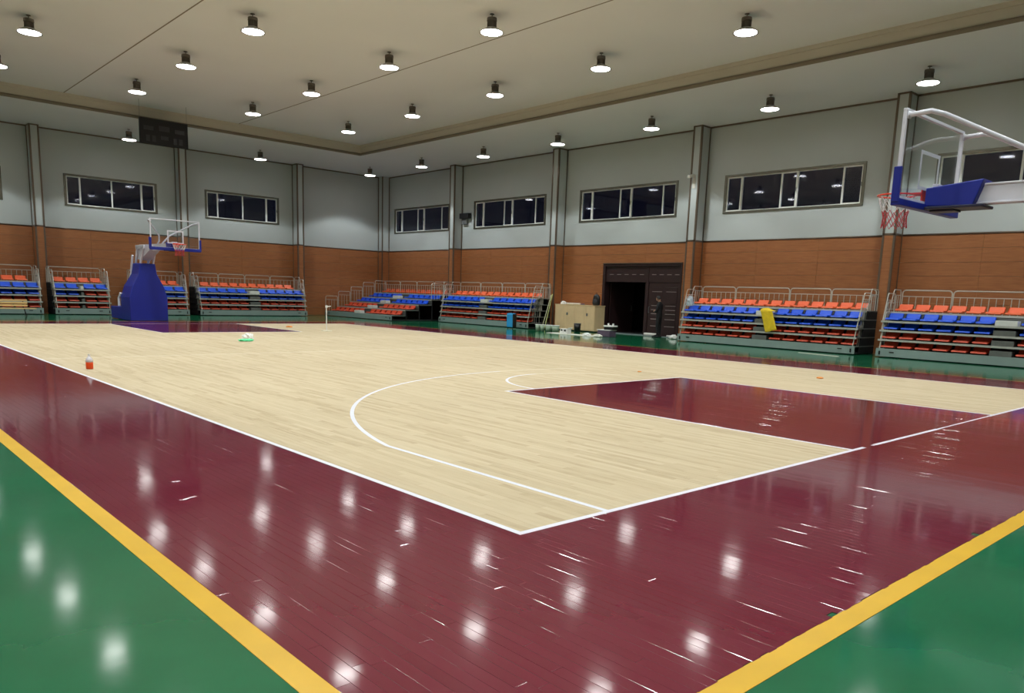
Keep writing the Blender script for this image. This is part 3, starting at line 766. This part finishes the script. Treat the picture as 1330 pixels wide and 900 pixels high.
# backpack on it
t = thing('backpack', 'black backpack standing on right end of the beige cabinet', 'backpack', (23.45, 20.1, 1.21))
b = MB().lathe([(.17, 0), (.2, .05), (.2, .3), (.17, .42), (.1, .49), (.02, .51)], seg=16).xf(lambda v: Vector((v.x*.55, v.y, v.z)))
obj('body', b, M_BLACK, t, smooth=True)
obj('front_pocket', MB().lathe([(.11, .05), (.14, .1), (.13, .24), (.05, .29)], seg=12).xf(lambda v: Vector((v.x*.5-.1, v.y, v.z))), mat('dark_grey_nylon', (44, 44, 48), .7, noise=.1), t, smooth=True)
obj('strap', MB().tube([(-.02, -.05, .5), (-.02, -.03, .56), (-.02, .03, .56), (-.02, .05, .5)], .012), M_BLACK, t)
# wrapped things on the cabinet
def crumple(name, label, cat, m, loc, sx_, sy_, sz_, seed, sub=3, amp=.3):
    bm = bmesh.new(); bmesh.ops.create_icosphere(bm, subdivisions=sub, radius=1); r = random.Random(seed)
    from mathutils import noise as nz
    for v in bm.verts:
        k = 1+amp*nz.noise(v.co*2.3+Vector((seed, 0, 0)))+amp*.5*nz.noise(v.co*6)
        v.co = Vector((v.co.x*sx_*k, v.co.y*sy_*k, max(-.0, v.co.z*sz_*k+sz_*.55)))
    me = bpy.data.meshes.new(name); bm.to_mesh(me); bm.free(); me.materials.append(m)
    o = link(name, me, None, loc); return tag(o, label, cat)
crumple('plastic_bag', 'crumpled white plastic wrapping on left end of the beige cabinet', 'bag', M_WHITEP, (23.5, 22.2, 1.21), .12, .16, .09, 2)
t = thing('rolled_poster', 'pale rolls lying along the top of the beige cabinet', 'roll', (23.45, 21.4, 1.21))
obj('roll', MB().tube([(-.05, -.35, .04), (0, .55, .04)], .035, 8), M_CARD, t)
obj('roll', MB().tube([(.08, -.5, .035), (.1, .5, .035)], .03, 8), M_PURPLE, t)
# suitcase
t = thing('suitcase', 'bright blue suitcase standing before the retracted bleacher', 'suitcase', (21.35, 23.55, 0), .1)
obj('shell', MB().box(-.12, -.22, .05, .12, .17, .70), M_CYAN, t, bevel=.04)
b = MB()
for q in (-.15, -.06, .03, .12): b.box(-.127, q-.012, .1, -.115, q+.012, .64)
obj('rib', b, M_CYAN, t)
obj('edge_band', MB().box(-.122, -.25, .05, .122, -.221, .68), M_BLACK, t, bevel=.01)
obj('handle', MB().tube([(0, -.1, .7), (0, -.1, .735), (0, .05, .735), (0, .05, .7)], .012), M_BLACK, t)
for q in (-.2, .12):
    obj('wheel', MB().lathe([(.028, -.012), (.028, .012)], seg=12).xf(lambda v, q=q: Vector((-.07+v.z, q+v.x, .028+v.y))), M_BLACK, t)
# tubs
for i, (yy, lb) in enumerate(((21.3, 'pale open tub, leftmost of the four tubs by the column foot'), (21.05, 'pale open tub, second from left of the four tubs'), (20.72, 'pale open tub, third from left of the four tubs'), (20.34, 'pale open tub, rightmost of the four tubs, nearest the white carton'))):
    t = thing('plastic_tub', lb, 'tub', (20.95+.05*i, yy, 0), 0, 'open tubs on the floor left of the cabinet')
    r = (.11, .11, .15, .18)[i]
    obj('shell', MB().lathe([(r*.8, 0), (r, .29), (r-.012, .29), (r*.8-.012, .012)], seg=20), M_TUB, t, smooth=True)
    obj('tub_rim', MB().tube(arc_pts((0, 0), r, 0, 2*PI*19/20, 19, .29), .014, 6, closed=True), M_WHITEP, t)
# leaning poles
for i, (yb_, yt, lb) in enumerate(((22.84, 22.92, 'pale pole leaning on column, left of the two poles'), (22.66, 22.84, 'yellow-green pole leaning on column, right of the two poles'))):
    o = obj('leaning_pole', MB().tube([(22.72, yb_, .02), (23.36, yt, 1.62+.04*i)], .02, 8), mat('pale_pole', (206, 206, 170), .5, noise=.05) if i == 0 else mat('lime_pole', (196, 204, 130), .5, noise=.05)); tag(o, lb, 'pole', 'poles leaning on the column')
# white carton with dark mouths, black bin
t = thing('carton', 'small white carton with dark openings in front of the cabinet', 'carton', (20.55, 19.2, 0))
obj('body', MB().box(-.14, -.2, 0, .14, .2, .22), M_WHITEP, t, bevel=.01)
obj('opening', MB().box(-.146, -.15, .11, -.139, -.05, .19).box(-.146, .05, .13, -.139, .14, .19), M_BLACK, t)
obj('flap', MB().poly([(-.14, -.2, .22), (.14, -.2, .22), (.16, -.27, .27), (-.1, -.27, .27)], (0, 0, .006)), M_WHITEP, t)
t = thing('waste_bin', 'black cylindrical bin standing against front of the beige cabinet', 'bin', (22.6, 20.42, 0))
obj('shell', MB().lathe([(.14, 0), (.165, .38), (.152, .38), (.13, .01)], seg=20), M_BLACK, t, smooth=True)
obj('bin_rim', MB().tube(arc_pts((0, 0), .165, 0, 2*PI*19/20, 19, .38), .011, 6, closed=True), M_GSTEEL, t)
o = tag(obj('floor_sheet', MB().poly([(20.2, 20.0, -.004), (20.2, 17.3, -.004), (20.75, 17.3, -.004), (20.8, 20.0, -.004)], (0, 0, .02)), M_CARD), 'long pale sheet lying flat on green floor before the cabinet', 'sheet')
# purple carton, tray
t = thing('carton', 'white-topped purple carton on green floor before the open doorway', 'carton', (20.95, 17.25, 0))
obj('body', MB().box(-.2, -.32, 0, .2, .32, .26), M_PURPLE, t, bevel=.008)
obj('lid', MB().box(-.22, -.34, .26, .22, .34, .285), M_WHITEP, t, bevel=.004)
t = thing('black_crate', 'black crate standing on the purple carton, carrying a white tray', 'crate', (21.0, 17.1, .285))
obj('body', MB().box(-.15, -.22, 0, .15, .22, .12), M_BLACK, t, bevel=.006)
t = thing('tray', 'white tray with two white cups on the black crate', 'tray', (21.0, 17.1, .405))
obj('dish', MB().box(-.16, -.25, 0, .16, .25, .06), M_WHITEP, t, bevel=.015)
for q in (-.13, .12): obj('cup', MB().lathe([(.035, .06), (.045, .14), (.038, .14), (.03, .065)], seg=12).xf(lambda v, q=q: Vector((v.x, v.y+q, v.z))), M_WHITEP, t)
crumple('plastic_bag', 'crumpled white bag on floor just left of the purple carton', 'bag', M_WHITEP, (20.4, 17.85, 0), .14, .2, .08, 5)
crumple('plastic_bag', 'crumpled pale bag on floor in front of the purple carton', 'bag', M_CARD, (20.35, 17.2, 0), .13, .2, .07, 9)
o = tag(obj('padding_roll', MB().tube([(23.7, 17.45, .07), (23.68, 16.75, .07)], .065, 10), M_SLIPPER, smooth=True), 'white roll on floor at foot of closed door leaf, left of the person', 'roll')
o = tag(obj('padding_roll', MB().tube([(23.7, 16.25, .05), (23.55, 15.6, .05)], .045, 10), M_SLIPPER, smooth=True), 'thin white roll on floor between person and bleacher end', 'roll')
crumple('plastic_bag', 'white bag on floor touching left end of the cloth-draped bleacher', 'bag', M_WHITEP, (22.9, 15.35, 0), .13, .2, .11, 11)
tag(obj('floor_strip', MB().poly([(20.85, 8.85, -.004), (20.5, 7.35, -.004), (20.56, 7.33, -.004), (20.92, 8.83, -.004)], (0, 0, .012)), M_CARD), 'thin white strip lying on green floor before the cloth-draped bleacher', 'strip')
# bag on seat + cloth
o = crumple('plastic_bag', 'tall translucent bag standing on the leftmost blue seats by the doorway', 'bag', mat('pale_blue_film', (176, 186, 196), .35, noise=.08), (22.2, 14.16, 1.37), .1, .15, .25, 4)
def cloth():
    b = MB(); nu, nv = 10, 18
    for k in range(2):
        for j in range(nv+1):
            t = j/nv
            for i in range(nu+1):
                s = i/nu
                y = 10.96-(.52-.12*t)*s-.42*max(0, t-.25)-.02*math.sin(s*9+t*5)
                if t < .25: x = 22.12-.235*t/.25-0.0; z = 1.36+.05*math.sin(s*5)-.05*t
                else: x = 21.872-.012*math.sin(s*8+t*6)-.03*t; z = 1.345-(t-.25)*1.06*(1-.14*s)
                b.v.append((x-.004*k, y, z+.004*k))
    W = nu+1; Nn = W*(nv+1)
    for j in range(nv):
        for i in range(nu):
            a = j*W+i; b.f.append((a, a+1, a+W+1, a+W)); b.f.append((Nn+a, Nn+a+W, Nn+a+W+1, Nn+a+1))
    for i in range(nu): b.f.append((i, Nn+i, Nn+i+1, i+1)); a = nv*W+i; b.f.append((a, a+1, Nn+a+1, Nn+a))
    for j in range(nv): a = j*W; b.f.append((a, a+W, Nn+a+W, Nn+a)); a += nu; b.f.append((a, Nn+a, Nn+a+W, a+W))
    return b
tag(obj('yellow_cloth', cloth(), M_CLOTHY, smooth=True), 'yellow cloth hanging down over the blue seat row of a bleacher', 'cloth')

# bench
t = thing('wooden_bench', 'pale wooden bench with slatted back at left edge of frame', 'bench', (0.62, 34.5, 0))
obj('seat', MB().box(-2.9, -.3, .30, 3.35, .1, .335), M_PINE, t, bevel=.004)
for i, z in enumerate((.40, .505, .61)):
    obj('slat', MB().box(-2.9, .1+.02*i, z, 3.1, .125+.02*i, z+.075), M_PINE, t, bevel=.004)
for x in (-2.4, 0, 2.95):
    obj('leg', MB().tube([(x-.02, -.25, 0), (x, -.1, .3)], .018).tube([(x+.1, .1, 0), (x, .05, .3)], .018)  .box(x-.02, .175, .29, x+.02, .19, .66), M_BLACK, t)

# things on the boards
t = thing('drink_bottle', 'clear bottle of orange drink standing on pale boards near left sideline', 'bottle', (.35, 11.72, .001))
obj('drink', MB().lathe([(.05, 0), (.055, .01), (.055, .115), (.05, .12)], seg=18), M_ORLIQ, t, smooth=True)
obj('shell', MB().lathe([(.055, .12), (.055, .145), (.05, .17), (.03, .2), (.016, .215), (.016, .23)], seg=18), M_CLEARP, t, smooth=True)
obj('cap', MB().lathe([(.02, .23), (.02, .255)], seg=12), M_WHITEP, t)
# it reads about .25 m tall in the photo
t.scale = (1.1, 1.1, 1.05)
crumple('plastic_bag', 'crumpled white plastic bag lying at the far free throw line', 'bag', M_WHITEP, (6.32, 18.6, .0), .17, .14, .12, 21)
crumple('plastic_bag', 'flat bright green plastic bag beside the white one on the boards', 'bag', M_GREENP, (5.95, 17.9, .0), .22, .13, .05, 22)
t = thing('floor_stand', 'thin white stand with round foot near far corner of the court', 'stand', (11.03, 22.42, .001))
obj('base', MB().lathe([(.2, 0), (.2, .02), (.05, .035)], seg=20), mat('cream_enamel', (214, 210, 190), .4, noise=.03), t)
obj('pole', MB().tube([(0, 0, .03), (0, 0, .93)], .018, 8), M_WHITEP, t)
obj('hook', MB().tube([(0, 0, .91), (.12, -.1, .92)], .016, 6).box(-.03, -.03, .86, .03, .03, .95), M_WHITEP, t)
for (x, y, s, lb) in ((12.81, 4.18, .07, 'small orange scrap on pale strip of boards right of the near key'), (10.86, 25.1, .12, 'small orange-brown scrap on boards right of the far key'), (10.0, 6.9, .04, 'tiny brown scrap on boards just beyond the near key corner')):
    crumple('floor_scrap', lb, 'scrap', M_DEB, (x, y, .0), s*1.2, s, s*.35, int(x*10), 2)

# ------------------------------------------------------------------ person
def skinned(name, verts, edges, radii, m, parent, root=0, sub=2):
    me = bpy.data.meshes.new(name); me.from_pydata(verts, edges, []); me.materials.append(m)
    o = link(name, me, parent)
    sk = o.modifiers.new('skin', 'SKIN'); sk.use_smooth_shade = True
    for i, v in enumerate(me.skin_vertices[0].data): v.radius = (radii[i], radii[i]) if not isinstance(radii[i], tuple) else radii[i]; v.use_root = (i == root)
    s = o.modifiers.new('sub', 'SUBSURF'); s.levels = sub; s.render_levels = sub
    return o
# local frame: faces +x ; height 1.72 ; then rotated to look along the door (towards larger y)
P = thing('person', 'person in black clothes standing at the dark door looking down at their hands', 'person', (23.3, 16.42, 0), PI/2+.25)
# torso, hips, legs : one continuous figure (clothing), skin shows at face and hands
V = [(0, 0, .93), (0, 0, 1.06), (.01, 0, 1.22), (.0, 0, 1.36), (.0, 0, 1.44), (.03, 0, 1.50),           # 0-5 pelvis..neck
     (0, .10, .88), (.02, .115, .50), (-.02, .12, .10), (.10, .13, .045), (.17, .135, .035),              # 6-10 left leg
     (0, -.10, .88), (.01, -.115, .50), (-.03, -.12, .10), (.09, -.13, .045), (.16, -.135, .035),         # 11-15 right leg
     (0, .13, 1.39), (-.01, .205, 1.33), (.02, .25, 1.12), (.05, .24, 1.06), (.17, .12, 1.08),              # 16-20 left arm
     (0, -.13, 1.39), (-.01, -.205, 1.33), (.02, -.25, 1.12), (.05, -.24, 1.06), (.17, -.12, 1.10)]         # 21-25 right arm
Ed = [(0, 1), (1, 2), (2, 3), (3, 4), (4, 5), (0, 6), (6, 7), (7, 8), (8, 9), (9, 10), (0, 11), (11, 12), (12, 13), (13, 14), (14, 15),
      (3, 16), (16, 17), (17, 18), (18, 19), (19, 20), (3, 21), (21, 22), (22, 23), (23, 24), (24, 25)]
Rd = [(.13, .15), (.125, .14), (.12, .155), (.115, .15), .075, .055,
      .095, .07, .05, .045, .035, .095, .07, .05, .045, .035,
      .075, .068, .052, .048, .036, .075, .068, .052, .048, .036]
skinned('clothed_body', V, Ed, Rd, M_CLOTHB, P)
for s in (1, -1):
    obj('shoe', MB().poly([(-.10, s*.12-.045, 0), (.2, s*.135-.04, 0), (.235, s*.135, 0), (.2, s*.135+.04, 0), (-.10, s*.12+.045, 0)], (0, 0, .06)), M_BLACK, P, bevel=.02)
# head with face, tilted down
hb = bmesh.new(); bmesh.ops.create_uvsphere(hb, u_segments=28, v_segments=20, radius=1)
for v in hb.verts:
    c = v.co
    x, y, z = c.x*.098, c.y*.076, c.z*.118
    if c.z < 0: x *= 1+.18*c.z*(1 if c.x < 0 else .25); y *= 1+.28*c.z
    if c.x > 0:
        g = lambda cy_, cz_, w_, h_: math.exp(-((c.y-cy_)/w_)**2-((c.z-cz_)/h_)**2)
        x += .022*g(0, -.12, .13, .17) - .010*(g(.38, .05, .16, .1)+g(-.38, .05, .16, .1)) + .006*g(0, -.45, .28, .06) - .004*g(0, -.5, .3, .03) + .01*g(0, -.8, .3, .15) + .005*g(0, .2, .6, .08)
    v.co = Vector((x, y, z))
hm = bpy.data.meshes.new('head'); hb.to_mesh(hm); hb.free(); hm.materials.append(M_SKIN)
for p_ in hm.polygons: p_.use_smooth = True
hd = link('head', hm, P, (.075, 0, 1.60)); hd.rotation_euler = (0, .42, 0)
b = MB().tube([(-.02, 0, -.16), (0, 0, -.05)], .05, 12); obj('neck', b, M_SKIN, hd, smooth=True)
for s in (1, -1):
    obj('ear', MB().lathe([(.006, -.008), (.028, -.004), (.028, .004), (.006, .008)], seg=12).xf(lambda v, s=s: Vector((v.x*.7-.01, s*(.076+v.z*.8), v.y*1.15-.01))), M_SKIN, hd)
    obj('eye', MB().lathe([(.002, -.008), (.011, 0), (.002, .006)], seg=10).xf(lambda v, s=s: Vector((.083+v.z*.4, s*.031+v.x, .006+v.y*.5))), M_HAIR, hd)
obj('mouth', MB().box(.086, -.022, -.056, .093, .022, -.051), mat('lip', (132, 74, 66), .6, noise=.05), hd)
hh = bmesh.new(); bmesh.ops.create_uvsphere(hh, u_segments=24, v_segments=16, radius=1)
for v in hh.verts:
    c = v.co; k = 1.09
    v.co = Vector((c.x*.098*k-.006, c.y*.076*k, c.z*.118*k+.004))
dele = [v for v in hh.verts if (v.co.x > .045 and v.co.z < .058) or v.co.z < -.05]
bmesh.ops.delete(hh, geom=dele, context='VERTS')
hm2 = bpy.data.meshes.new('hair'); hh.to_mesh(hm2); hh.free(); hm2.materials.append(M_HAIR); o = link('hair', hm2, hd)
sol = o.modifiers.new('s', 'SOLIDIFY'); sol.thickness = .012
# hands: palm + five fingers each, curled round a phone
for s in (1, -1):
    wx, wy, wz = .17, s*.12, 1.08 if s > 0 else 1.10
    dirv = Vector((.25-wx, s*.03-wy, .0)).normalized(); side = Vector((-dirv.y, dirv.x, 0)); 
    w0 = Vector((wx, wy, wz)); vs = [tuple(w0-dirv*.02), tuple(w0+dirv*.03), tuple(w0+dirv*.075)]; es = [(0, 1), (1, 2)]; rd = [(.024, .02), (.032, .018), (.034, .016)]
    for k in range(4):
        o_ = (k-1.5)*.019; ln = (.03, .034, .032, .024)[k]; i0 = len(vs)
        base = w0+dirv*.085+Vector((0, 0, o_))
        vs += [tuple(base), tuple(base+dirv*ln-side*s*.006), tuple(base+dirv*(ln+.012)-side*s*.03*1), tuple(base+dirv*(ln-.006)-side*s*.045)]
        es += [(2, i0), (i0, i0+1), (i0+1, i0+2), (i0+2, i0+3)]; rd += [.0095, .009, .0085, .007]
    i0 = len(vs); base = w0+dirv*.03+Vector((0, 0, .03))
    vs += [tuple(base), tuple(base+dirv*.03+Vector((0, 0, .022))), tuple(base+dirv*.055+Vector((0, 0, .022))-side*s*.01)]; es += [(1, i0), (i0, i0+1), (i0+1, i0+2)]; rd += [.012, .0105, .009]
    skinned('hand', vs, es, rd, M_SKIN, P, 0, 1)
